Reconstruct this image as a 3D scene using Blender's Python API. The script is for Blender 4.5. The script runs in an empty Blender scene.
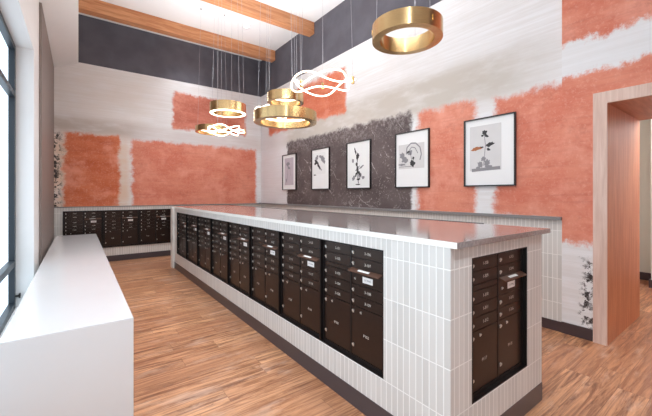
import bpy, bmesh, math, random
from mathutils import Vector, Matrix
random.seed(4)
S = bpy.context.scene
C = S.collection
PI = math.pi

# ------------------------------------------------------------------ dimensions (metres, camera stands over the origin)
EYE = 1.5
XI, XI2 = 1.563, 2.71            # counter: long face, far face
YN, YF = 1.010, 7.43             # counter: near end, far end
XW = 4.235                       # right wall
YB, YT = 8.85, 8.80              # back wall, tiled front on it
XL = -0.43                       # window wall
ZC = 5.34                        # ceiling
ZM = 4.31                        # top of the mural
CAP = 1.215

# ------------------------------------------------------------------ node helpers
def new_mat(name):
    m = bpy.data.materials.new(name); m.use_nodes = True
    nt = m.node_tree; b = nt.nodes['Principled BSDF']
    return m, nt, b
def plain(name, col, rough=.5, metal=0., spec=None, coat=0., emit=None, es=0., noise=0.0, nscale=8.):
    m, nt, b = new_mat(name)
    b.inputs['Base Color'].default_value = (*col, 1); b.inputs['Roughness'].default_value = rough
    b.inputs['Metallic'].default_value = metal
    if spec is not None: b.inputs['Specular IOR Level'].default_value = spec
    if coat: b.inputs['Coat Weight'].default_value = coat; b.inputs['Coat Roughness'].default_value = .12
    if emit: b.inputs['Emission Color'].default_value = (*emit, 1); b.inputs['Emission Strength'].default_value = es
    if noise:
        n = nt.nodes.new('ShaderNodeTexNoise'); n.inputs['Scale'].default_value = nscale; n.inputs['Detail'].default_value = 4
        g = nt.nodes.new('ShaderNodeNewGeometry'); nt.links.new(g.outputs['Position'], n.inputs['Vector'])
        mx = nt.nodes.new('ShaderNodeMix'); mx.data_type = 'RGBA'
        mx.inputs[6].default_value = (*[c*(1-noise) for c in col], 1); mx.inputs[7].default_value = (*[min(1, c*(1+noise)) for c in col], 1)
        nt.links.new(n.outputs['Fac'], mx.inputs[0]); nt.links.new(mx.outputs[2], b.inputs['Base Color'])
    return m
class N:
    def __init__(s, nt): s.nt = nt
    def _set(s, sock, v):
        if isinstance(v, bpy.types.NodeSocket): s.nt.links.new(v, sock)
        elif isinstance(v, (tuple, list)) and len(v) == 3 and sock.type == 'RGBA': sock.default_value = (*v, 1)
        else: sock.default_value = v
    def math(s, op, a, b=0., c=None, clamp=False):
        n = s.nt.nodes.new('ShaderNodeMath'); n.operation = op; n.use_clamp = clamp
        s._set(n.inputs[0], a); s._set(n.inputs[1], b)
        if c is not None: s._set(n.inputs[2], c)
        return n.outputs[0]
    def mix(s, f, a, b):
        n = s.nt.nodes.new('ShaderNodeMix'); n.data_type = 'RGBA'; n.clamp_factor = True
        s._set(n.inputs[0], f); s._set(n.inputs[6], a); s._set(n.inputs[7], b); return n.outputs[2]
    def ramp(s, v, lo, hi, to0=0., to1=1., smooth=True):
        n = s.nt.nodes.new('ShaderNodeMapRange'); n.interpolation_type = 'SMOOTHSTEP' if smooth else 'LINEAR'; n.clamp = True
        s._set(n.inputs[0], v); s._set(n.inputs[1], lo); s._set(n.inputs[2], hi); s._set(n.inputs[3], to0); s._set(n.inputs[4], to1); return n.outputs[0]
    def comb(s, x, y, z):
        n = s.nt.nodes.new('ShaderNodeCombineXYZ'); s._set(n.inputs[0], x); s._set(n.inputs[1], y); s._set(n.inputs[2], z); return n.outputs[0]
    def noise(s, vec, scale, detail=4., rough=.5, dist=0.):
        n = s.nt.nodes.new('ShaderNodeTexNoise'); s._set(n.inputs['Vector'], vec); n.inputs['Scale'].default_value = scale
        n.inputs['Detail'].default_value = detail; n.inputs['Roughness'].default_value = rough; n.inputs['Distortion'].default_value = dist; return n.outputs['Fac']
    def voro(s, vec, scale, feature='DISTANCE_TO_EDGE'):
        n = s.nt.nodes.new('ShaderNodeTexVoronoi'); n.feature = feature; s._set(n.inputs['Vector'], vec); n.inputs['Scale'].default_value = scale
        return n.outputs['Distance']
    def pos(s):
        g = s.nt.nodes.new('ShaderNodeNewGeometry'); sp = s.nt.nodes.new('ShaderNodeSeparateXYZ'); s.nt.links.new(g.outputs['Position'], sp.inputs[0])
        sn = s.nt.nodes.new('ShaderNodeSeparateXYZ'); s.nt.links.new(g.outputs['Normal'], sn.inputs[0])
        return sp.outputs[0], sp.outputs[1], sp.outputs[2], sn
    def bump(s, h, strength, dist, b):
        n = s.nt.nodes.new('ShaderNodeBump'); n.inputs['Strength'].default_value = strength; n.inputs['Distance'].default_value = dist
        s.nt.links.new(h, n.inputs['Height']); s.nt.links.new(n.outputs[0], b.inputs['Normal'])

# ------------------------------------------------------------------ materials
def srgb(r, g, b):
    f = lambda c: (c/255/12.92) if c <= 10 else ((c/255+.055)/1.055)**2.4
    return (f(r), f(g), f(b))

def mural(name, axis, patches, tints, dark):
    """painted wallcovering: off-white brushed ground with rectangular colour fields"""
    m, nt, b = new_mat(name); n = N(nt)
    x, y, z, _ = n.pos(); u = x if axis == 'x' else y
    fine = n.noise(n.comb(n.math('MULTIPLY', u, 1.2), 3.3, n.math('MULTIPLY', z, 34)), 1.0, 5, .65)     # horizontal brush streaks
    blot = n.noise(n.comb(n.math('MULTIPLY', u, 1.), 8.3, n.math('MULTIPLY', z, 1.4)), 1.3, 6, .6)
    grain = n.noise(n.comb(u, 1.3, z), 38, 4, .7)
    base = n.mix(n.ramp(fine, .30, .75), srgb(228, 226, 225), srgb(240, 240, 242))
    base = n.mix(n.ramp(blot, .42, .72, 0, .30), base, srgb(218, 211, 206))
    for (u0, u1, z0, z1, su, sz, col, amt) in tints:
        mk = n.math('MULTIPLY', n.math('MULTIPLY', n.ramp(u, u0-su, u0+su), n.ramp(u, u1-su, u1+su, 1, 0)),
                    n.math('MULTIPLY', n.ramp(z, z0-sz, z0+sz), n.ramp(z, z1-sz, z1+sz, 1, 0)))
        mk = n.math('MULTIPLY', mk, n.ramp(n.noise(n.comb(u, 5.5, n.math('MULTIPLY', z, 3)), 1.6, 6, .6), .25, .6, amt*.45, amt))
        base = n.mix(mk, base, col)
    # ragged edges: coarse wander plus dry-brush bristles
    wa = n.math('MULTIPLY', n.math('SUBTRACT', n.noise(n.comb(u, 2.2, z), 3.6, 8, .78), .5), .34)
    wh = n.math('MULTIPLY', n.math('SUBTRACT', n.noise(n.comb(n.math('MULTIPLY', u, 3), 7.7, n.math('MULTIPLY', z, 18)), 1.6, 6, .8), .5), .11)
    wv = n.math('MULTIPLY', n.math('SUBTRACT', n.noise(n.comb(n.math('MULTIPLY', u, 16), 9.7, n.math('MULTIPLY', z, 5)), 1.6, 6, .8), .5), .11)
    uu = n.math('ADD', u, n.math('ADD', wa, wh)); zz = n.math('ADD', z, n.math('ADD', wa, wv))
    for (u0, u1, z0, z1, soft, kind) in patches:
        s = soft*1.25
        mk = n.math('MULTIPLY', n.math('MULTIPLY', n.ramp(uu, u0-s, u0+s), n.ramp(uu, u1-s, u1+s, 1, 0)),
                    n.math('MULTIPLY', n.ramp(zz, z0-s, z0+s), n.ramp(zz, z1-s, z1+s, 1, 0)))
        if kind == 'coal':
            c = n.mix(n.ramp(blot, .3, .7), srgb(80, 67, 66), srgb(104, 91, 90))
            w = n.noise(n.comb(u, 4.1, z), 3.0, 6, .75)
            cr = n.voro(n.comb(n.math('ADD', u, n.math('MULTIPLY', w, .5)), 2.1, n.math('ADD', z, n.math('MULTIPLY', w, .6))), 2.3)
            line = n.math('MULTIPLY', n.ramp(cr, .0, .016, .9, 0), n.ramp(n.noise(n.comb(u, 6.1, z), 4, 6, .75), .46, .60))
            spk = n.ramp(n.noise(n.comb(u, 9.9, z), 26, 5, .75), .56, .66, 0, .8)
            spk = n.math('MULTIPLY', spk, n.ramp(n.noise(n.comb(u, .9, z), 2.2, 3, .6), .40, .68))
            top = n.math('MULTIPLY', n.ramp(z, z1-.45, z1, 0, .32), n.ramp(n.noise(n.comb(u, 9.9, z), 17, 5, .8), .46, .6))
            c = n.mix(n.math('MAXIMUM', n.math('MAXIMUM', line, spk), top, clamp=True), c, srgb(205, 198, 196))
        elif kind == 'splotch':
            g2 = n.ramp(n.noise(n.comb(u, 2.9, z), 13, 6, .75), .49, .53)
            mk = n.math('MULTIPLY', mk, g2); c = srgb(58, 48, 46)
        else:
            lo, hi = {'coral': ((208, 114, 90), (224, 144, 118)), 'burnt': ((196, 96, 56), (216, 124, 84)), 'rust': ((184, 98, 78), (212, 132, 110)),
                      'orange': ((206, 106, 74), (222, 132, 100)), 'rose': ((212, 120, 102), (228, 150, 132))}[kind]
            c = n.mix(n.ramp(n.noise(n.comb(u, 6.6, n.math('MULTIPLY', z, 2.6)), 1.7, 7, .68), .3, .7), srgb(*lo), srgb(*hi))
            c = n.mix(n.ramp(grain, .50, .74, 0, .36), c, srgb(240, 190, 170))
            c = n.mix(n.ramp(n.noise(n.comb(u, 12.6, z), 2.2, 6, .65), .48, .68, 0, .6), c, srgb(236, 166, 144))
            c = n.mix(n.ramp(n.noise(n.comb(u, 15.6, z), 1.8, 8, .8), .54, .70, 0, .45), c, srgb(172, 92, 76))
            c = n.mix(n.ramp(fine, .5, .75, 0, .22), c, srgb(170, 90, 76))
        base = n.mix(mk, base, c)
    if dark:
        dk = n.mix(n.ramp(n.noise(n.comb(u, .3, z), 3, 3), .3, .7), srgb(84, 82, 90), srgb(94, 92, 100))
        base = n.mix(n.math('GREATER_THAN', z, ZM), base, dk)
    nt.links.new(base, b.inputs['Base Color'])
    b.inputs['Roughness'].default_value = .75
    n.bump(n.math('ADD', fine, grain), .12, .01, b)
    return m

M = {}
M['mural_right'] = mural('mural_right', 'y',
    [(5.05, 8.35, 3.12, 4.02, .04, 'orange'), (3.42, 7.35, .9, 2.80, .035, 'coal'),
     (2.37, 3.30, .9, 2.76, .045, 'coral'), (.2, 2.11, 1.22, 2.70, .045, 'coral')],
    [(1.6, 8.6, 2.70, 3.30, .6, .15, srgb(196, 188, 178), .95), (7.4, 8.9, .9, 4.3, .3, .3, srgb(226, 220, 222), .6)], True)
M['mural_pier'] = mural('mural_pier', 'y',
    [(-4, 3, .95, 2.76, .03, 'coral'), (-4, 3, 3.10, 4.6, .03, 'coral'), (1.09, 1.19, .1, .82, .03, 'splotch')],
    [(-4, 3, 2.7, 3.2, .5, .2, srgb(226, 226, 226), .6)], True)
M['mural_back'] = mural('mural_back', 'x',
    [(-.24, .74, 1.0, 2.80, .04, 'burnt'), (.99, 4.08, 1.0, 2.76, .04, 'coral'), (1.87, 3.78, 3.12, 4.03, .035, 'rust'),
     (-.6, -.30, 1.2, 2.78, .05, 'splotch')],
    [(-1, 1.2, 2.78, 3.15, .4, .12, srgb(176, 160, 146), .8), (-1, .95, 1.0, 2.75, .1, .2, srgb(226, 196, 172), .9),
     (-1, 1.6, 3.1, 4.3, .6, .3, srgb(226, 214, 202), .5), (.9, 5, 2.7, 3.1, .4, .12, srgb(205, 192, 186), .5)], True)

def tile_mat():
    m, nt, b = new_mat('stacked_tile'); n = N(nt)
    x, y, z, sn = n.pos()
    ax = n.math('ABSOLUTE', sn.outputs[0]); ay = n.math('ABSOLUTE', sn.outputs[1])
    u = n.math('ADD', n.math('MULTIPLY', x, n.math('GREATER_THAN', ay, .5)), n.math('MULTIPLY', y, n.math('GREATER_THAN', ax, .5)))
    tu = n.math('DIVIDE', u, .0457); tz = n.math('DIVIDE', n.math('SUBTRACT', z, .05), .2625)
    fu = n.math('FRACT', tu); fz = n.math('FRACT', tz)
    du = n.math('MULTIPLY', n.math('MINIMUM', fu, n.math('SUBTRACT', 1, fu)), .0457)
    dz = n.math('MULTIPLY', n.math('MINIMUM', fz, n.math('SUBTRACT', 1, fz)), .2625)
    d = n.math('MINIMUM', du, dz)
    face = n.ramp(d, .0022, .0042)
    w = nt.nodes.new('ShaderNodeTexWhiteNoise'); w.noise_dimensions = '3D'
    nt.links.new(n.comb(n.math('FLOOR', tu), n.math('FLOOR', tz), 1.), w.inputs['Vector'])
    tile = n.mix(w.outputs['Value'], srgb(206, 203, 198), srgb(216, 213, 208))
    nt.links.new(n.mix(face, srgb(240, 238, 234), tile), b.inputs['Base Color'])
    nt.links.new(n.ramp(face, 0, 1, .8, .28), b.inputs['Roughness'])
    n.bump(n.ramp(d, .001, .006), .35, .003, b)
    return m
M['tile'] = tile_mat()

def floor_mat():
    m, nt, b = new_mat('oak_planks'); n = N(nt)
    x, y, z, _ = n.pos()
    pw, pl = .18, 1.22
    row = n.math('FLOOR', n.math('DIVIDE', y, pw))
    wr = nt.nodes.new('ShaderNodeTexWhiteNoise'); wr.noise_dimensions = '1D'; nt.links.new(row, wr.inputs['W'])
    xs = n.math('DIVIDE', n.math('ADD', x, n.math('MULTIPLY', wr.outputs['Value'], 5.)), pl)
    col = n.math('FLOOR', xs)
    wn = nt.nodes.new('ShaderNodeTexWhiteNoise'); wn.noise_dimensions = '3D'; nt.links.new(n.comb(row, col, 0.), wn.inputs['Vector'])
    off = n.math('MULTIPLY', wn.outputs['Value'], 40.)
    g1 = n.noise(n.comb(n.math('ADD', n.math('MULTIPLY', x, .9), off), n.math('MULTIPLY', y, 14.), off), 1.5, 9, .72, 1.2)
    g2 = n.noise(n.comb(n.math('ADD', n.math('MULTIPLY', x, 3.), off), n.math('MULTIPLY', y, 60.), off), 1.4, 5, .7)
    c = n.mix(n.ramp(g1, .34, .66), srgb(106, 60, 38), srgb(226, 168, 124))
    c = n.mix(n.ramp(wn.outputs['Value'], 0, 1, 0, .55), c, srgb(164, 108, 76))
    c = n.mix(n.ramp(n.noise(n.comb(n.math('MULTIPLY', x, .8), n.math('MULTIPLY', y, 2.2), off), 2.2, 5, .7), .52, .7, 0, .5), c, srgb(206, 172, 150))
    c = n.mix(n.ramp(g2, .52, .72, 0, .35), c, srgb(112, 70, 50))
    g3 = n.noise(n.comb(n.math('ADD', n.math('MULTIPLY', x, 1.6), off), n.math('MULTIPLY', y, 6.), 3.), 1.6, 6, .7, .6)
    c = n.mix(n.ramp(g3, .60, .70, 0, .55), c, srgb(104, 68, 52))
    fy = n.math('FRACT', n.math('DIVIDE', y, pw)); fx = n.math('FRACT', xs)
    ey = n.math('MULTIPLY', n.math('MINIMUM', fy, n.math('SUBTRACT', 1, fy)), pw); ex = n.math('MULTIPLY', n.math('MINIMUM', fx, n.math('SUBTRACT', 1, fx)), pl)
    e = n.ramp(n.math('MINIMUM', ex, ey), .0008, .0028)
    c = n.mix(n.ramp(e, 0, 1, .45, 0), c, srgb(90, 58, 42))
    nt.links.new(c, b.inputs['Base Color'])
    nt.links.new(n.ramp(g1, .2, .8, .30, .42), b.inputs['Roughness'])
    n.bump(n.math('ADD', n.math('MULTIPLY', g2, .3), e), .18, .002, b)
    return m
M['floor'] = floor_mat()

def wood_mat(name, lo, hi, along='x', groove=0., rough=.45):
    m, nt, b = new_mat(name); n = N(nt)
    x, y, z, _ = n.pos()
    k = {'x': (1.2, 14, 14), 'y': (14, 1.2, 14), 'z': (16, 16, 1.0)}[along]
    v = n.comb(n.math('MULTIPLY', x, k[0]), n.math('MULTIPLY', y, k[1]), n.math('MULTIPLY', z, k[2]))
    g = n.noise(v, 1.6, 7, .65, .5)
    c = n.mix(n.ramp(g, .3, .7), srgb(*lo), srgb(*hi))
    if groove:
        f = n.math('FRACT', n.math('DIVIDE', x, groove)); e = n.ramp(n.math('MINIMUM', f, n.math('SUBTRACT', 1, f)), .02, .09)
        c = n.mix(n.ramp(e, 0, 1, .4, 0), c, srgb(110, 66, 44)); n.bump(e, .5, .003, b)
    nt.links.new(c, b.inputs['Base Color']); b.inputs['Roughness'].default_value = rough
    return m
M['beam'] = wood_mat('beam_wood', (174, 110, 70), (208, 150, 106), 'x')
M['lining'] = wood_mat('portal_lining', (190, 116, 74), (216, 144, 100), 'z', .045)
M['header'] = wood_mat('portal_header', (176, 108, 70), (200, 134, 94), 'x')
M['casing'] = wood_mat('portal_casing', (208, 176, 160), (228, 202, 188), 'z', 0, .5)
M['white'] = plain('white_plaster', srgb(232, 230, 228), .8, noise=.02)
M['ceiling'] = plain('ceiling_white', srgb(238, 237, 236), .9, noise=.015)
M['taupe'] = plain('taupe_panel', srgb(134, 122, 116), .55, noise=.06, nscale=3)
M['base'] = plain('dark_base', srgb(72, 58, 60), .4, noise=.05)
M['kick'] = plain('charcoal_kick', srgb(74, 66, 69), .3, noise=.05)
M['cap'] = plain('grey_cap', srgb(132, 130, 130), .3, noise=.04)
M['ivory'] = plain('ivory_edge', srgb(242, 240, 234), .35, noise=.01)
M['black'] = plain('black_edge', srgb(38, 34, 34), .4)
M['ledge'] = plain('ledge_quartz', srgb(222, 221, 221), .22, coat=.5, noise=.03, nscale=2.5)
M['frame_metal'] = plain('window_metal', srgb(40, 47, 54), .4, metal=.2)
M['bronze'] = plain('bronze_metal', srgb(60, 49, 44), .3, metal=.7, noise=.1, nscale=30)
M['bronze_dark'] = plain('bronze_frame', srgb(34, 29, 28), .4, metal=.5)
M['hood'] = plain('brown_hood', srgb(104, 74, 60), .35, metal=.3)
M['steel'] = plain('steel_lock', srgb(214, 208, 200), .3, metal=.6)
M['ink'] = plain('white_print', srgb(226, 218, 208), .5)
M['label'] = plain('white_label', srgb(244, 243, 240), .5)
M['label_ink'] = plain('label_ink', srgb(70, 70, 78), .6)
M['wire'] = plain('cable_steel', srgb(180, 180, 184), .4, metal=.4)
M['pic_frame'] = plain('black_picture_frame', srgb(34, 30, 30), .35)
M['mat_board'] = plain('mat_board', srgb(240, 240, 239), .7)
M['canopy'] = plain('canopy_metal', srgb(150, 148, 146), .4, metal=.5)
M['led'] = plain('led_diffuser', (1, .95, .85), .4, emit=(1, .86, .66), es=2.2)
M['neon'] = plain('glowing_tube', (1, .95, .88), .4, emit=(1, .84, .62), es=3.2)
M['downlight'] = plain('downlight_lens', (1, 1, 1), .4, emit=(1, .95, .86), es=14.)
M['hall'] = plain('hall_wall', srgb(218, 222, 208), .6, noise=.03)

def counter_mat():
    m, nt, b = new_mat('grey_quartz'); n = N(nt); x, y, z, _ = n.pos()
    g = n.noise(n.comb(x, y, z), 60, 4, .6)
    nt.links.new(n.mix(n.ramp(g, .35, .65), srgb(134, 124, 121), srgb(152, 142, 139)), b.inputs['Base Color'])
    b.inputs['Roughness'].default_value = .12; b.inputs['Specular IOR Level'].default_value = .6; b.inputs['Coat Weight'].default_value = .25; b.inputs['Coat Roughness'].default_value = .08
    return m
M['counter'] = counter_mat()

def gold_mat(name, col, rough=.27):
    m, nt, b = new_mat(name); n = N(nt)
    tc = nt.nodes.new('ShaderNodeTexCoord'); sp = nt.nodes.new('ShaderNodeSeparateXYZ'); nt.links.new(tc.outputs['Object'], sp.inputs[0])
    ang = n.math('ARCTAN2', sp.outputs[1], sp.outputs[0])
    br = n.noise(n.comb(n.math('MULTIPLY', sp.outputs[2], 160), n.math('MULTIPLY', ang, 2.), 0.), 1., 4, .6)
    nt.links.new(n.mix(n.ramp(br, .3, .7), tuple(c*.88 for c in col), col), b.inputs['Base Color'])
    b.inputs['Metallic'].default_value = 1.; b.inputs['Roughness'].default_value = rough
    b.inputs['Anisotropic'].default_value = .8; b.inputs['Anisotropic Rotation'].default_value = .25
    tg = nt.nodes.new('ShaderNodeTangent'); tg.direction_type = 'RADIAL'; tg.axis = 'Z'; nt.links.new(tg.outputs[0], b.inputs['Tangent'])
    return m
M['gold'] = gold_mat('brushed_brass', srgb(220, 188, 136))

def glass_mat():
    m = bpy.data.materials.new('window_glass'); m.use_nodes = True; nt = m.node_tree; nt.nodes.clear()
    o = nt.nodes.new('ShaderNodeOutputMaterial'); t = nt.nodes.new('ShaderNodeBsdfTransparent'); g = nt.nodes.new('ShaderNodeBsdfGlossy')
    t.inputs[0].default_value = (.88, .92, .95, 1); g.inputs['Roughness'].default_value = .02
    mx = nt.nodes.new('ShaderNodeMixShader')
    mx.inputs[0].default_value = .07; nt.links.new(t.outputs[0], mx.inputs[1]); nt.links.new(g.outputs[0], mx.inputs[2]); nt.links.new(mx.outputs[0], o.inputs[0])
    return m
M['glass'] = glass_mat()

# ------------------------------------------------------------------ mesh helpers
def box(bm, x0, x1, y0, y1, z0, z1):
    vs = [bm.verts.new(p) for p in ((x0,y0,z0),(x1,y0,z0),(x1,y1,z0),(x0,y1,z0),(x0,y0,z1),(x1,y0,z1),(x1,y1,z1),(x0,y1,z1))]
    for f in ((0,3,2,1),(4,5,6,7),(0,1,5,4),(1,2,6,5),(2,3,7,6),(3,0,4,7)): bm.faces.new([vs[i] for i in f])
    return bm
def prism(bm, pts, axis, a, b):
    """extrude polygon pts along an axis; pts are the two other coordinates in order"""
    def P(p, t): return {'x': (t, p[0], p[1]), 'y': (p[0], t, p[1]), 'z': (p[0], p[1], t)}[axis]
    A = [bm.verts.new(P(p, a)) for p in pts]; B = [bm.verts.new(P(p, b)) for p in pts]
    n = len(pts); bm.faces.new(A); bm.faces.new(B[::-1])
    for i in range(n): bm.faces.new((A[i], B[i], B[(i+1) % n], A[(i+1) % n]))
    return bm
def lathe(bm, prof, seg=48, close=True):
    rings = [[bm.verts.new((r*math.cos(2*PI*i/seg), r*math.sin(2*PI*i/seg), z)) for i in range(seg)] for r, z in prof]
    k = len(prof)
    for j in range(k if close else k-1):
        a, b = rings[j], rings[(j+1) % k]
        for i in range(seg): bm.faces.new((a[i], a[(i+1) % seg], b[(i+1) % seg], b[i]))
    return bm
def tube(bm, pts, r, seg=6, closed=False):
    pts = [Vector(p) for p in pts]; n = len(pts); rings = []
    for i, p in enumerate(pts):
        if closed: t = pts[(i+1) % n]-pts[i-1]
        else: t = pts[min(i+1, n-1)]-pts[max(i-1, 0)]
        t.normalize(); up = Vector((0, 0, 1)) if abs(t.z) < .95 else Vector((1, 0, 0))
        a = t.cross(up).normalized(); b = t.cross(a)
        rings.append([bm.verts.new(p+r*(math.cos(2*PI*k/seg)*a+math.sin(2*PI*k/seg)*b)) for k in range(seg)])
    for i in range(n if closed else n-1):
        a, b = rings[i], rings[(i+1) % n]
        for k in range(seg): bm.faces.new((a[k], a[(k+1) % seg], b[(k+1) % seg], b[k]))
    if not closed: bm.faces.new(rings[0][::-1]); bm.faces.new(rings[-1])
    return bm
def cyl(bm, c, r, h, axis='z', seg=14):
    c = Vector(c); d = {'x': Vector((1,0,0)), 'y': Vector((0,1,0)), 'z': Vector((0,0,1))}[axis]
    return tube(bm, [c-d*h/2, c+d*h/2], r, seg)
def mesh(name, bm, m, smooth=False, bev=0.):
    bmesh.ops.recalc_face_normals(bm, faces=bm.faces)
    if bev: bmesh.ops.bevel(bm, geom=list(bm.edges), offset=bev, segments=2, affect='EDGES', clamp_overlap=True)
    me = bpy.data.meshes.new(name); bm.to_mesh(me); bm.free(); me.materials.append(M[m])
    if smooth:
        for p in me.polygons: p.use_smooth = True
        me.set_sharp_from_angle(angle=math.radians(35))
    return me
def link(name, me, parent=None, loc=(0,0,0), label=None):
    o = bpy.data.objects.new(name, me); C.objects.link(o); o.location = loc
    if parent: o.parent = parent
    if label: o['label'] = label
    return o
def obj(name, bm, m, parent=None, loc=(0,0,0), smooth=False, bev=0., label=None):
    return link(name, mesh(name, bm, m, smooth, bev), parent, loc, label)
def thing(name, label, cat, loc=(0,0,0), rz=0., group=None):
    o = bpy.data.objects.new(name, None); C.objects.link(o); o.location = loc; o.rotation_euler = (0,0,rz); o.empty_display_size = .1
    return tag(o, label, cat, group)
def tag(o, label, cat, group=None):
    o['label'] = label; o['category'] = cat
    if group: o['group'] = group
    return o
def struct(name, bm, m, label=None, **k):
    o = obj(name, bm, m, **k); o['kind'] = 'structure'
    if label: o['label'] = label; o['category'] = name.split('_')[0]
    return o
B = bmesh.new

# ------------------------------------------------------------------ room shell
struct('floor', box(B(), -.75, 9.0, -3.2, 9.1, -.1, 0), 'floor', 'brown oak plank floor running through lobby and hall')
bm = B(); box(bm, 0, XW+.2, -3.2, 9.1, ZC, ZC+.12); struct('ceiling', bm, 'ceiling', 'high white lobby ceiling between the wooden beams')
struct('trim_1', prism(B(), [(XL, 4.10), (0, 4.285), (0, ZC+.12), (XL, ZC+.12)], 'y', -3.2, YB), 'white', 'lowered white soffit above the windows')
struct('wall_back', box(B(), XL-.25, XW+.2, YB, YB+.2, 0, ZC), 'mural_back', 'far wall painted in coral and off-white with charcoal upper band')
bm = B(); box(bm, XW, XW+.2, 1.37, YB, 0, ZC); struct('wall_right', bm, 'mural_right', 'right wall painted with coral and charcoal fields behind the pictures')
# pier with the portal, standing slightly forward
YD0, YD1, ZD = -.30, .982, 2.40      # opening
bm = B(); xp = XW-.03
box(bm, xp, 5.50, YD1+.02, 1.37, 0, ZC); box(bm, xp, 5.50, -3.2, YD0-.02, 0, ZC); box(bm, xp, 5.50, YD0-.02, YD1+.02, ZD+.02, ZC)
struct('wall_pier', bm, 'mural_pier', 'thick forward wall section around the doorway, coral over off-white')
# window wall
WY0, WY1, WZ0, WZ1 = -2.2, 5.30, .17, 3.23
bm = B(); x0, x1 = XL-.215, XL
box(bm, x0, x1, WY1, YB, 0, 4.3); box(bm, x0, x1, -3.2, WY0, 0, 4.3); box(bm, x0, x1, WY0, WY1, WZ1, 4.3); box(bm, x0, x1, WY0, WY1, 0, WZ0)
struct('wall_left', bm, 'white', 'white window wall')
struct('wall_panel', box(B(), XL+.002, XL+.03, 5.93, YT-.02, .0, 4.095), 'taupe', 'tall taupe panel beside the window')
xf0, xf1 = -.645, -.590
bays = [WY0 + (WY1-WY0)*i/5 for i in range(6)]
for i in range(5):
    a, b_ = bays[i], bays[i+1]
    w = obj('window_%d' % (i+1), (lambda bm: (box(bm, xf0, xf1, a, a+.04, WZ0, WZ1), box(bm, xf0, xf1, b_-.075, b_, WZ0, WZ1),
        box(bm, xf0, xf1, a+.04, b_-.04, WZ0, WZ0+.07), box(bm, xf0, xf1, a+.04, b_-.04, WZ1-.06, WZ1),
        box(bm, xf0, xf1, a+.04, b_-.04, .66, .73), box(bm, xf0, xf1, a+.04, b_-.04, 2.62, 2.68))[0] and bm)(B()), 'frame_metal')
    w['kind'] = 'structure'
    g = obj('pane', box(B(), -.645, -.637, a+.04, b_-.04, WZ0+.07, WZ1-.06), 'glass', w)
    if i == 4:
        obj('window_handle', (lambda bm: (box(bm, xf1, xf1+.04, b_-.045, b_-.02, .30, .32), box(bm, xf1+.03, xf1+.045, b_-.045, b_+.0, .285, .335)) and bm)(B()), 'black', w)

struct('wall_near', box(B(), XL-.3, 9.0, -3.4, -3.2, 0, ZC+.12), 'white', 'white wall behind the camera')
struct('wall_outer', box(B(), 8.1, 8.2, -3.2, 5.0, 0, 3.3), 'white')
# beams
for k, y in enumerate((7.97, 6.13, 4.29)):
    b = obj('ceiling_beam', box(B(), 0.002, XW-.001, y, y+.20, ZC-.26, ZC-.001), 'beam', bev=.004)
    tag(b, ['honey-coloured wooden ceiling beam nearest the far wall', 'honey-coloured wooden ceiling beam crossing the top of the photo, second from the far wall',
            'honey-coloured wooden ceiling beam nearest the camera, third from the far wall'][k], 'beam', 'wooden beams under the ceiling')

# tiled dado on the right wall and behind, with cap and baseboards
bm = B(); box(bm, XW-.025, XW-.001, 1.372, YT, .11, CAP); struct('trim_2', bm, 'tile', 'white stacked tile dado along right wall')
bm = B(); box(bm, XW-.06, XW-.001, 1.372, YB-.001, CAP, CAP+.035); box(bm, 1.9, XW-.06, YT-.03, YB-.001, CAP, CAP+.022)
struct('trim_3', bm, 'cap', 'grey cap rail on the tile dado')
bm = B(); box(bm, XW-.035, XW-.001, 1.372, YT, 0, .11); struct('baseboard_right', bm, 'base')
bm = B(); box(bm, xp-.012, xp-.0005, 1.10, 1.372, 0, .12); struct('baseboard_pier', bm, 'base')

# portal (casing on wall face, deep slatted lining)
p = thing('doorway_portal', 'deep wood-lined doorway portal with pale timber casing at right', 'doorway', (xp, YD1, 0))
def loc(bm): bmesh.ops.translate(bm, verts=bm.verts, vec=(-xp, -YD1, 0)); return bm
bm = B(); box(bm, xp-.022, xp-.001, YD1, YD1+.112, 0, ZD+.115); box(bm, xp-.022, xp-.001, YD0-.112, YD0, 0, ZD+.115); box(bm, xp-.022, xp-.001, YD0, YD1, ZD, ZD+.115)
obj('casing', loc(bm), 'casing', p)
bm = B(); box(bm, xp-.001, 5.52, YD1, YD1+.019, 0, ZD+.019); obj('side_lining', loc(bm), 'lining', p)
bm = B(); box(bm, xp-.001, 5.52, YD0-.019, YD0, 0, ZD+.019); obj('side_lining', loc(bm), 'lining', p)
bm = B(); box(bm, xp-.001, 5.52, YD0, YD1, ZD, ZD+.019); obj('header_lining', loc(bm), 'header', p)
# hall beyond the portal
struct('wall_hall', box(B(), 7.95, 8.1, -3.2, 5.0, 0, 3.2), 'hall', 'pale wall at the end of the hall beyond the doorway')
struct('wall_hall_side', box(B(), 5.5, 8.0, 2.6, 2.75, 0, 3.2), 'white')
struct('wall_hall_near', box(B(), 7.35, 7.95, -3.2, 1.17, 0, 3.2), 'white', 'white corner wall in the hall')
struct('baseboard_hall', box(B(), 7.925, 7.949, 1.18, 2.59, 0, .13), 'base')
struct('baseboard_hall_near', (lambda bm: (box(bm, 7.325, 7.349, -3.2, 1.195, 0, .13), box(bm, 7.349, 7.92, 1.171, 1.195, 0, .13)) and bm)(B()), 'base')
struct('ceiling_hall', box(B(), 5.5, 8.1, -3.2, 2.75, 3.2, 3.3), 'ceiling')

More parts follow.
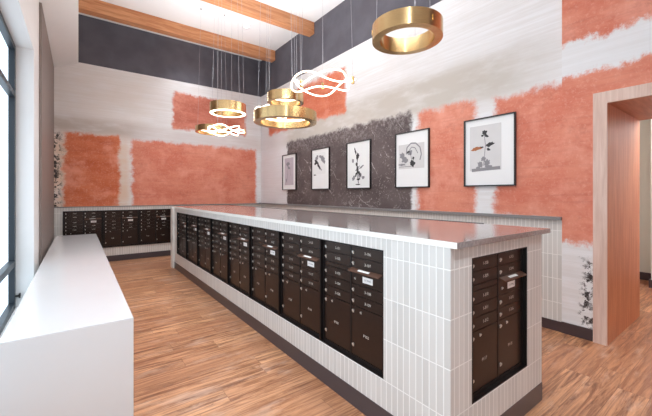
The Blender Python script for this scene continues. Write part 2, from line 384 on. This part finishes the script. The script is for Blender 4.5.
# ------------------------------------------------------------------ mailbox banks
W, HB = .695, .82
ZB = .318
txt_cache = {}
def text_mesh(s, size, m='ink'):
    key = (s, size, m)
    if key not in txt_cache:
        cu = bpy.data.curves.new('t', 'FONT'); cu.body = s; cu.size = size; cu.align_x = 'CENTER'; cu.align_y = 'CENTER'; cu.resolution_u = 2; cu.offset = 0
        o = bpy.data.objects.new('t', cu); C.objects.link(o)
        bpy.context.view_layer.update()
        me = bpy.data.meshes.new_from_object(o.evaluated_get(bpy.context.evaluated_depsgraph_get()))
        me.transform(Matrix.Rotation(PI/2, 4, 'X')); me.materials.clear(); me.materials.append(M[m])
        bpy.data.objects.remove(o); bpy.data.curves.remove(cu); txt_cache[key] = me
    return txt_cache[key]
def mk_door(w, h, m='bronze'):
    return mesh('door', box(B(), 0.0015, w-.0015, 0, .014, .0015, h-.0015), m, bev=.0015)
DW = .3075
ME = {}
ME['small'] = mk_door(DW, .078); ME['out'] = mk_door(DW, .113); ME['parcel'] = mk_door(DW, .352); ME['filler'] = mk_door(DW, .035)
bm = B(); cyl(bm, (0, -.004, 0), .0085, .008, 'y', 14); box(bm, -.006, .006, -.003, .0, -.016, .0)
ME['lock'] = mesh('lock', bm, 'steel', True)
bm = B(); box(bm, 0, W, .020, .04, 0, HB)                       # backing
box(bm, 0, .007, -.0275, -.004, 0, HB); box(bm, W-.007, W, -.0275, -.004, 0, HB); box(bm, .007, W-.007, -.0275, -.004, 0, .006); box(bm, .007, W-.007, -.0275, -.004, HB-.006, HB)
box(bm, 0, .03, -.004, .02, 0, HB); box(bm, W-.03, W, -.004, .02, 0, HB)
box(bm, .03+DW, W-.03-DW, -.002, .02, 0, HB); box(bm, .03, W-.03, -.004, .02, 0, .028); box(bm, .03, W-.03, -.004, .02, HB-.014, HB)
bmesh.ops.translate(bm, verts=bm.verts, vec=(-W/2, 0, 0)); ME['frame'] = mesh('frame', bm, 'bronze_dark')
bm = B(); prism(bm, [(-.038, -.022), (-.038, -.016), (.0, .0), (.0, -.010)], 'x', .002, DW-.002); ME['hood'] = mesh('slot_hood', bm, 'hood')
bm = B(); box(bm, 0, .11, -.0008, 0, 0, .018); ME['hoodtag'] = mesh('hood_tag', bm, 'label')
ME['sticker'] = mesh('label_sticker', box(B(), -.05, .05, -.001, 0, -.021, .021), 'label')
serial = [101]
def mailbox_bank(loc, rz, label, group, floor_no=3, pc=[1]):
    t = thing('mailbox_bank', label, 'mailboxes', loc, rz, group)
    link('frame', ME['frame'], t)
    def door(kind, x, ztop, h, number=None, name='mailbox_door'):
        d = link(name, ME[kind], t, (x, 0, ztop-h))
        if kind == 'filler': return d
        if kind == 'parcel':
            link('lock', ME['lock'], d, (.018, 0, h-.035)); link('lock', ME['lock'], d, (.018, 0, .075)); link('lock', ME['lock'], d, (.10, 0, h-.03)).scale = (.75, 1, .75)
            link('number', text_mesh(number, .028), d, (.15, -.0006, h*.47))
        elif kind == 'out':
            l = link('lock', ME['lock'], d, (.04, 0, h*.40)); l.scale = (.7, 1, .7)
            s = link('label_sticker', ME['sticker'], d, (.165, 0, h*.42)); s['label'] = 'white U.S. MAIL sticker'
            link('lettering', text_mesh('U.S. MAIL', .017, 'label_ink'), d, (.165, -.0014, h*.42))
        else:
            link('lock', ME['lock'], d, (.018, 0, h*.5)); link('number', text_mesh(number, .027), d, (.165, -.0006, h*.5))
        return d
    xl, xr = -W/2+.03, W/2-.03-DW
    z = HB-.014
    for col in (0, 1):
        x = (xl, xr)[col]; zz = z
        for k in range(5):
            if k == 2:
                if col == 0: door('filler', x, zz, .035, name='filler_strip'); zz -= .035
                else:
                    door('out', x, zz, .113, name='outgoing_mail_door')
                    hd = link('slot_hood', ME['hood'], t, (x, -.001, zz+.004), 'brown hood over the outgoing mail slot')
                    tg = link('hood_tag', ME['hoodtag'], hd, (.07, -.0535, -.030)); tg.location = (.09, -.028, -.0105); tg.rotation_euler = (math.radians(-67), 0, 0)
                    zz -= .113; continue
            door('small', x, zz, .078, '%d-%d' % (floor_no, serial[0])); serial[0] += 1; zz -= .078
        door('parcel', x, zz, zz-.028, 'P%d' % (100+pc[0]), name='parcel_door'); pc[0] += 1
    return t
RX = .028                                                             # doors sit this far behind the tile face
ordn = ['first', 'second', 'third', 'fourth', 'fifth', 'sixth', 'seventh', 'eighth']
for i in range(8):
    yc = 1.489+W*(i+.5)+.0003*i
    mailbox_bank((XI+RX, yc, ZB), -PI/2, "dark bronze mailbox bank in the tiled counter's long side, %s counting from the near corner" % ordn[i],
                 "mailbox banks in the counter's long side", 3)
YM1 = 1.489+W*8+.003
serial[0] = 308
mailbox_bank((1.772+.3525, YN+.028, ZB), 0, 'dark bronze mailbox bank set alone in the near end of the tiled counter', None, 1)
serial[0] = 201
wheres = ['leftmost, partly behind the white ledge', 'in the middle of the three', 'rightmost, next to the far end of the counter']
for i in range(3):
    mailbox_bank((-.258+W*(i+.5)+.001*i, YT+.009, ZB), 0, 'black mailbox bank under the far mural, ' + wheres[i], 'mailbox banks in the far tiled run', 2)

# ------------------------------------------------------------------ counter with tile cladding
t = thing('mail_counter', 'long white tiled mailbox counter in the middle of the lobby', 'counter', (XI, YN, 0))
def cl(bm): bmesh.ops.translate(bm, verts=bm.verts, vec=(-XI, -YN, 0)); return bm
TH = .03; ZT = 1.216; ZK = .13; ZM0, ZM1 = ZB, ZB+HB; YM0 = 1.487
bm = B(); box(bm, XI+.085, XI2-TH, YN+.10, YF-.02, .02, ZT-.002); obj('core', cl(bm), 'black', t)
bm = B()   # long side cladding round the mailbox opening
box(bm, XI, XI+TH, YN, YM0, ZK, ZT); box(bm, XI, XI+TH, YM0, YM1, ZK, ZM0-.002); box(bm, XI, XI+TH, YM0, YM1, ZM1+.002, ZT); box(bm, XI, XI+TH, YM1, 7.25, ZK, ZT)
# near end cladding
ex0, ex1 = 1.770, 2.479
box(bm, XI+TH, ex0, YN, YN+TH, ZK, ZT); box(bm, ex1, XI2, YN, YN+TH, ZK, ZT); box(bm, ex0, ex1, YN, YN+TH, ZK, ZM0-.002); box(bm, ex0, ex1, YN, YN+TH, ZM1+.002, ZT)
box(bm, XI2-TH, XI2, YN+TH, YF, ZK, ZT)
obj('tile_cladding', cl(bm), 'tile', t)
bm = B(); box(bm, XI-.002, XI+.05, YN, YF, 0, ZK-.0005); box(bm, XI+.05, XI2+.006, YN-.002, YN+.05, 0, ZK-.0005); box(bm, XI2-.05, XI2+.006, YN+.05, YF, 0, ZK-.0005)
obj('kick_base', cl(bm), 'kick', t)
bm = B(); box(bm, XI-.035, XI+.25, 7.25, YF, 0, ZT); obj('end_post', cl(bm), 'ivory', t, label='white end post')
ct = obj('countertop', box(B(), 0, 2.76-XI-.001, 0, YF-.97, 0, .033), 'counter', loc=(XI+.001, .97, ZT), bev=.002)
tag(ct, 'long glossy grey stone countertop lying on the tiled mailbox counter', 'countertop')
obj('front_strip', box(B(), -.004, 0, .002, YF-.97, -.0, .0325), 'ivory', ct, label='ivory strip along the long front edge')  # pale strip covering the slab's long front edge
obj('rear_strip', box(B(), 2.76-XI-.001, 2.76-XI+.006, .50, YF-.97, .01, .037), 'black', ct, label='thin black strip along the back edge')  # black strip along the slab's back edge, stopping short of the near end

# far tiled run holding three banks
t = thing('mailbox_dado', 'low white tiled run with mailboxes under the far mural', 'counter', (0, YT, 0))
fl = lambda bm: (bmesh.ops.translate(bm, verts=bm.verts, vec=(0, -YT, 0)), bm)[1]
bm = B(); a, b_ = -.26, 1.832
box(bm, XL+.03, a, YT, YT+.049, .13, CAP); box(bm, b_, XW-.026, YT, YT+.049, .13, CAP); box(bm, a, b_, YT, YT+.017, .13, ZB-.002); box(bm, a, b_, YT, YT+.017, ZB+HB+.002, CAP)
obj('tile_cladding', fl(bm), 'tile', t)
bm = B(); box(bm, XL+.03, XW-.036, YT-.006, YT+.049, 0, .129); obj('kick_base', fl(bm), 'kick', t)
bm = B(); box(bm, XL+.03, 1.899, YT-.015, YT+.049, CAP+.0005, CAP+.018); obj('cap_rail', fl(bm), 'cap', t)

# white window ledge
lx0, lx1, ly0, ly1, lz = -.358, .297, 2.56, 8.45, .672
wl = obj('window_ledge', box(B(), lx0, lx1, 0, ly1-ly0, 0, lz), 'ledge', loc=(0, ly0, 0), bev=.003)
tag(wl, 'long low white ledge with glossy top beside the window', 'bench')

# ------------------------------------------------------------------ pictures
def blob(bm, cx, cz, rx, rz, ang=0, y=0, n=14, jag=.0, seed=1):
    r = random.Random(seed); vs = []
    for i in range(n):
        a = 2*PI*i/n; k = 1+jag*(r.random()-.5)*2
        px, pz = rx*k*math.cos(a), rz*k*math.sin(a)
        vs.append(bm.verts.new((cx+px*math.cos(ang)-pz*math.sin(ang), y, cz+px*math.sin(ang)+pz*math.cos(ang))))
    bm.faces.new(vs)
def stroke(bm, pts, w, y=0):
    for (x0, z0), (x1, z1) in zip(pts[:-1], pts[1:]):
        d = Vector((x1-x0, z1-z0)); l = d.length; n_ = Vector((-d.y, d.x))/l*w/2
        bm.faces.new([bm.verts.new(p) for p in ((x0-n_.x, y, z0-n_.y), (x1-n_.x, y, z1-n_.y), (x1+n_.x, y, z1+n_.y), (x0+n_.x, y, z0+n_.y))])
M['pr_lilac'] = plain('print_lilac', srgb(196, 186, 194), .6, noise=.12, nscale=9)
M['pr_grey'] = plain('print_grey', srgb(214, 212, 211), .6, noise=.06, nscale=6)
M['pr_white'] = plain('print_white', srgb(232, 233, 232), .6, noise=.03, nscale=6)
M['ink_dark'] = plain('ink_dark', srgb(52, 50, 52), .6)
M['ink_mid'] = plain('ink_mid', srgb(140, 138, 142), .6)
M['ink_rust'] = plain('ink_rust', srgb(168, 104, 62), .6, noise=.2, nscale=40)
PH, PW = .89, .665
def picture(yc, label, pr, pm, motifs):
    """local x runs left to right as seen, z up; frame hangs on the right wall"""
    t = thing('framed_picture', label, 'picture', (XW-.001, yc, 1.60), -PI/2, 'black-framed botanical prints on the right wall')
    bm = B(); w = .016
    box(bm, -PW/2, -PW/2+w, -.032, 0, 0, PH); box(bm, PW/2-w, PW/2, -.032, 0, 0, PH); box(bm, -PW/2+w, PW/2-w, -.032, 0, 0, w); box(bm, -PW/2+w, PW/2-w, -.032, 0, PH-w, PH)
    obj('frame', bm, 'pic_frame', t)
    obj('mat_board', box(B(), -PW/2+w, PW/2-w, -.012, -.002, w, PH-w), 'mat_board', t)
    x0, x1, z0, z1 = pr
    X = lambda f: -PW/2+f*PW
    Z = lambda f: PH*(1-f)
    pt = obj('print', box(B(), X(x0), X(x1), -.0135, -.012, Z(z1), Z(z0)), pm, t)
    for k, (m, items) in enumerate(motifs):
        bm = B()
        for j, it in enumerate(items):
            yy = -.0142-.0002*k-.00002*j
            if it[0] == 'b': blob(bm, X(it[1]), Z(it[2]), it[3]*PW, it[4]*PH, it[5] if len(it) > 5 else 0, yy, 18, .28, j+7)
            else: stroke(bm, [(X(a), Z(b)) for a, b in it[1]], it[2]*PW, yy)
        me_ = obj('motif', bm, m, pt)
    return t
L = lambda pts, w: ('s', pts, w)
picture((7.555+6.87)/2, 'leftmost small-looking framed print, pale lilac sheet with a faint grey figure', (.17, .80, .10, .86), 'pr_lilac',
    [('ink_mid', [('b', .40, .27, .14, .06, .2), ('b', .47, .38, .10, .035, -.4), L([(.42, .3), (.38, .55), (.32, .8)], .02), L([(.55, .35), (.6, .6)], .015), ('b', .28, .72, .03, .05)])])
picture((6.206+5.556)/2, 'second framed print from the left, black and grey bird-like bloom over blank lower half', (.08, .78, .10, .62), 'pr_white',
    [('ink_mid', [('b', .62, .26, .10, .09, .5), ('b', .72, .34, .05, .05, .2), ('b', .30, .22, .12, .05, .8), ('b', .5, .2, .08, .03, -.4)]),
     ('ink_dark', [('b', .28, .32, .15, .04, -.6), ('b', .40, .42, .18, .035, -.95), ('b', .22, .36, .08, .03, .1), L([(.3, .3), (.58, .54)], .02)]),
     ('ink_dark', [('b', .18, .64, .08, .014)])])
picture((4.99+4.323)/2, 'middle framed print, tall dark orchid stem filling the white sheet', (.05, .95, .05, .95), 'pr_white',
    [('ink_mid', [L([(.36, .15), (.45, .42), (.42, .6), (.52, .88)], .015), ('b', .70, .77, .06, .035), ('b', .30, .77, .09, .04, 1.0), ('b', .56, .72, .08, .05, .4), ('b', .62, .55, .10, .02, .5), ('b', .27, .40, .04, .05)]),
     ('ink_dark', [('b', .37, .20, .03, .09, .35), ('b', .47, .32, .06, .08, -.2), ('b', .43, .48, .05, .04), ('b', .47, .60, .04, .10, .15), ('b', .40, .70, .03, .06, -.5),
       ('b', .55, .68, .03, .07, .5), ('b', .50, .80, .08, .02), ('b', .48, .91, .10, .012), L([(.47, .3), (.44, .62), (.50, .9)], .02), L([(.38, .62), (.55, .52)], .02)])])
picture((3.747+3.075)/2, 'fourth framed print from the left, grey fern arch with a black seed cone', (.10, .86, .22, .66), 'pr_grey',
    [('ink_mid', [L([(.34, .40), (.36, .28), (.48, .21), (.62, .22), (.74, .30), (.78, .42), (.74, .52)], .03), L([(.40, .36), (.5, .28), (.6, .3), (.68, .4)], .02), ('b', .22, .42, .08, .06, .6), ('b', .30, .50, .10, .05, -.3),
        ('b', .20, .58, .10, .02), L([(.12, .62), (.5, .62)], .015), ('b', .45, .38, .08, .04, .4)]),
     ('ink_dark', [('b', .52, .57, .075, .065, .5), ('b', .55, .48, .03, .03), L([(.45, .36), (.52, .55)], .012), ('b', .40, .36, .05, .015, .3)])])
picture((2.516+1.85)/2, 'large rightmost framed print, flowering stem with a rust-brown bird and wide white mat', (.12, .74, .11, .77), 'pr_grey',
    [('ink_mid', [L([(.41, .22), (.44, .4), (.40, .7)], .012), ('b', .34, .68, .05, .05, .6), ('b', .47, .66, .06, .05, -.4), ('b', .40, .60, .05, .03), ('b', .50, .72, .07, .025), ('b', .30, .72, .05, .02, .3), L([(.16, .76), (.72, .74)], .06)]),
     ('ink_dark', [('b', .42, .22, .05, .04, .9), ('b', .46, .27, .05, .02, -.7), ('b', .38, .26, .03, .015)]),
     ('ink_dark', [('b', .52, .40, .09, .03, .3), ('b', .50, .47, .04, .02, -.6), ('b', .36, .43, .05, .014)]),
     ('ink_rust', [('b', .26, .44, .10, .028, .08), ('b', .20, .46, .06, .012)])])

# ------------------------------------------------------------------ pendant lights
def cables(t, pts, z0, top=ZC, lean=None):
    for k, (px, py) in enumerate(pts):
        qx, qy = lean(px, py) if lean else (px, py)
        dz = top-t.location.z
        cb = obj('cable', tube(B(), [(px, py, z0), (qx, qy, dz-.012)], .0015, 5), 'wire', t)
        obj('canopy', cyl(B(), (qx, qy, dz-.007), .016, .012, 'z', 12), 'canopy', cb)
def glow(t, z, e):
    l = bpy.data.lights.new('pendant_lamp', 'SPOT'); l.energy = e; l.spot_size = math.radians(150); l.spot_blend = 1.; l.shadow_soft_size = .12; l.color = (.92, .96, 1)
    o = bpy.data.objects.new('pendant_lamp', l); C.objects.link(o); o.location = (t.location.x, t.location.y, t.location.z+z); o.rotation_euler = (PI, 0, 0)
    l = bpy.data.lights.new('pendant_glow', 'POINT'); l.energy = 10; l.shadow_soft_size = .15; l.color = (.98, .98, 1)
    o = bpy.data.objects.new('pendant_glow', l); C.objects.link(o); o.location = (t.location.x, t.location.y, t.location.z+z)
def ring(loc, R, label, w=.07, h=.13, led='inner', rot=0., n=3):
    t = thing('ring_pendant', label, 'pendant light', loc, rot, 'brass ring pendants')
    bm = B(); lathe(bm, [(R, 0), (R, h), (R-w, h), (R-w, 0)], 72); obj('band', bm, 'gold', t, smooth=True, bev=0)
    if led == 'bottom': lathe_bm = lathe(B(), [(R-.004, -.008), (R-.004, -.0005), (R-w+.004, -.0005), (R-w+.004, -.008)], 64)
    else: lathe_bm = lathe(B(), [(R-w-.0005, h-.045), (R-w-.0005, h-.02), (R-w-.008, h-.02), (R-w-.008, h-.045)], 64)
    if led: obj('light_strip', lathe_bm, 'led', t, smooth=True)
    for k in range(n):
        bm = B(); a = 2*PI*k/n+.4; rr = R+.003
        box(bm, -.008, .008, -.004, .004, -.02, .02)
        bmesh.ops.transform(bm, matrix=Matrix.Translation((rr*math.cos(a), rr*math.sin(a), h*.5)) @ Matrix.Rotation(a+PI/2, 4, 'Z'), verts=bm.verts)
        obj('clip', bm, 'gold', t)
    glow(t, h+.22, 60)
    cables(t, [((R-w/2)*math.cos(2*PI*k/n+.4), (R-w/2)*math.sin(2*PI*k/n+.4)) for k in range(n)], h, lean=lambda x, y: (x*.8, y*.8))
    return t
ring((2.19, 1.82, 2.775), .285, 'brushed brass ring pendant nearest the camera, hanging alone at upper right', w=.065, h=.125, led=None)
ring((2.19, 3.84, 2.435), .41, 'large low brass ring pendant hanging right below a smaller brass ring', w=.085, h=.13)
ring((2.43, 4.26, 2.83), .265, 'smaller brass ring pendant hanging just above the large low ring', w=.05, h=.13)
ring((2.13, 5.78, 2.93), .31, 'brass ring pendant with glowing underside, the higher one of the far pair', w=.06, h=.16, led='bottom')
ring((2.26, 6.92, 2.77), .37, 'brass ring pendant partly hidden behind the far glowing knot', w=.05, h=.11)
def knot(loc, R, label, p=2, q=3, amp=.22, za=.07, rot=0., tilt=0., r=.011):
    t = thing('knot_pendant', label, 'pendant light', loc, rot, 'glowing knotted tube pendants')
    n = 150; pts = []
    for i in range(n):
        a = 2*PI*p*i/n; rr = R*(1-amp/2+amp*math.cos(a*q/p)*.5*2*.5)
        pts.append((rr*math.cos(a)+.06*R*math.sin(3*a), rr*math.sin(a), za*math.sin(a*q/p)+tilt*math.cos(a)))
    obj('glowing_tube', tube(B(), pts, r, 8, True), 'neon', t, smooth=True)
    glow(t, .12, 60)
    cp = []
    for k in (8, 58, 108):
        x, y, z = pts[k]; cp.append((x, y, z))
        obj('tube_clamp', box(B(), x-.014, x+.014, y-.014, y+.014, z-.035, z+.045), 'gold', t, bev=.003)
    for x, y, z in cp:
        cb = obj('cable', tube(B(), [(x, y, z+.045), (x*.8, y*.8, ZC-t.location.z-.012)], .0015, 5), 'wire', t)
        obj('canopy', cyl(B(), (x*.8, y*.8, ZC-t.location.z-.007), .016, .012, 'z', 12), 'canopy', cb)
    return t
knot((2.24, 3.08, 2.765), .37, 'large glowing knotted tube pendant in front of the upper orange field', p=2, q=5, amp=.24, za=.06, rot=.3, tilt=.02, r=.009)
knot((2.69, 5.10, 2.90), .33, 'glowing knotted tube pendant mostly hidden behind the large low brass ring', p=2, q=5, amp=.3, za=.06, rot=1.0, r=.011)
knot((1.99, 5.50, 2.57), .31, 'small-looking far glowing knotted tube pendant beneath the glowing-bottomed ring', p=2, q=5, amp=.35, za=.05, rot=.9, r=.010)

# ------------------------------------------------------------------ recessed downlight and added fill spots
dl = [(3.08, 7.20, 'recessed round downlight glowing between the two far beams'), (2.2, 5.2, None), (2.2, 3.0, None), (2.2, 1.0, None), (1.2, 7.2, None), (1.2, 5.2, None), (1.2, 3.2, None), (1.2, 1.0, None), (2.2, 8.2, None), (1.6, -1.4, None)]
for i, (x, y, lb) in enumerate(dl):
    if i == 0 :
        t = thing('recessed_downlight', lb, 'ceiling light', (x, y, ZC))
        obj('trim_ring', lathe(B(), [(.055, -.006), (.075, -.006), (.075, -.0005), (.055, -.0005)], 32), 'ceiling', t, smooth=True)
        obj('lens', lathe(B(), [(.0005, -.004), (.055, -.004), (.055, -.001), (.0005, -.001)], 32), 'downlight', t)
    l = bpy.data.lights.new('downlight_and_fill', 'SPOT'); l.energy = 118; l.spot_size = math.radians(100); l.spot_blend = .9; l.shadow_soft_size = .12; l.color = (.85, .93, 1)  # only the first has a fixture; the others are added to brighten the room
    o = bpy.data.objects.new('downlight_and_fill', l); C.objects.link(o); o.location = (x, y, ZC-.03)
l = bpy.data.lights.new('ledge_fill', 'SPOT'); l.energy = 300; l.spot_size = math.radians(110); l.spot_blend = 1.; l.shadow_soft_size = .2; l.color = (.84, .93, 1)  # added spot without a fixture, brightens the ledge's near face
o = bpy.data.objects.new('ledge_fill', l); C.objects.link(o); o.location = (-.08, -.6, 4.15); o.rotation_euler = (math.radians(32), 0, 0)
l = bpy.data.lights.new('hall_fill', 'POINT'); l.energy = 75; l.shadow_soft_size = .3; o = bpy.data.objects.new('hall_fill', l); C.objects.link(o); o.location = (6.1, .1, 2.8)  # added point light without a fixture, brightens the hall and portal lining

# daylight: bright overcast sky, sampled through the window wall and the open near end
wd = bpy.data.worlds.new('World'); S.world = wd; wd.use_nodes = True
wd.node_tree.nodes['Background'].inputs[0].default_value = (.84, .93, 1, 1); wd.node_tree.nodes['Background'].inputs[1].default_value = 2.25
def portal(loc, rot, sx, sy):
    l = bpy.data.lights.new('sky_portal', 'AREA'); l.shape = 'RECTANGLE'; l.size = sx; l.size_y = sy; l.cycles.is_portal = True
    o = bpy.data.objects.new('sky_portal', l); C.objects.link(o); o.location = loc; o.rotation_euler = rot
portal((-.72, (WY0+WY1)/2, (WZ0+WZ1)/2), (0, -PI/2, 0), WZ1-WZ0, WY1-WY0)

# ------------------------------------------------------------------ camera
cam = bpy.data.cameras.new('camera'); co = bpy.data.objects.new('camera', cam); C.objects.link(co); S.camera = co
co.location = (0, 0, EYE); co.rotation_euler = (PI/2, 0, -math.radians(36.632))
cam.sensor_width = 36; cam.lens = 36*333/652; cam.shift_y = -14/652; cam.clip_start = .05
vs = S.view_settings; vs.view_transform = 'Standard'; vs.look = 'None'; vs.gamma = 1; vs.use_curve_mapping = False; vs.exposure = 0.29
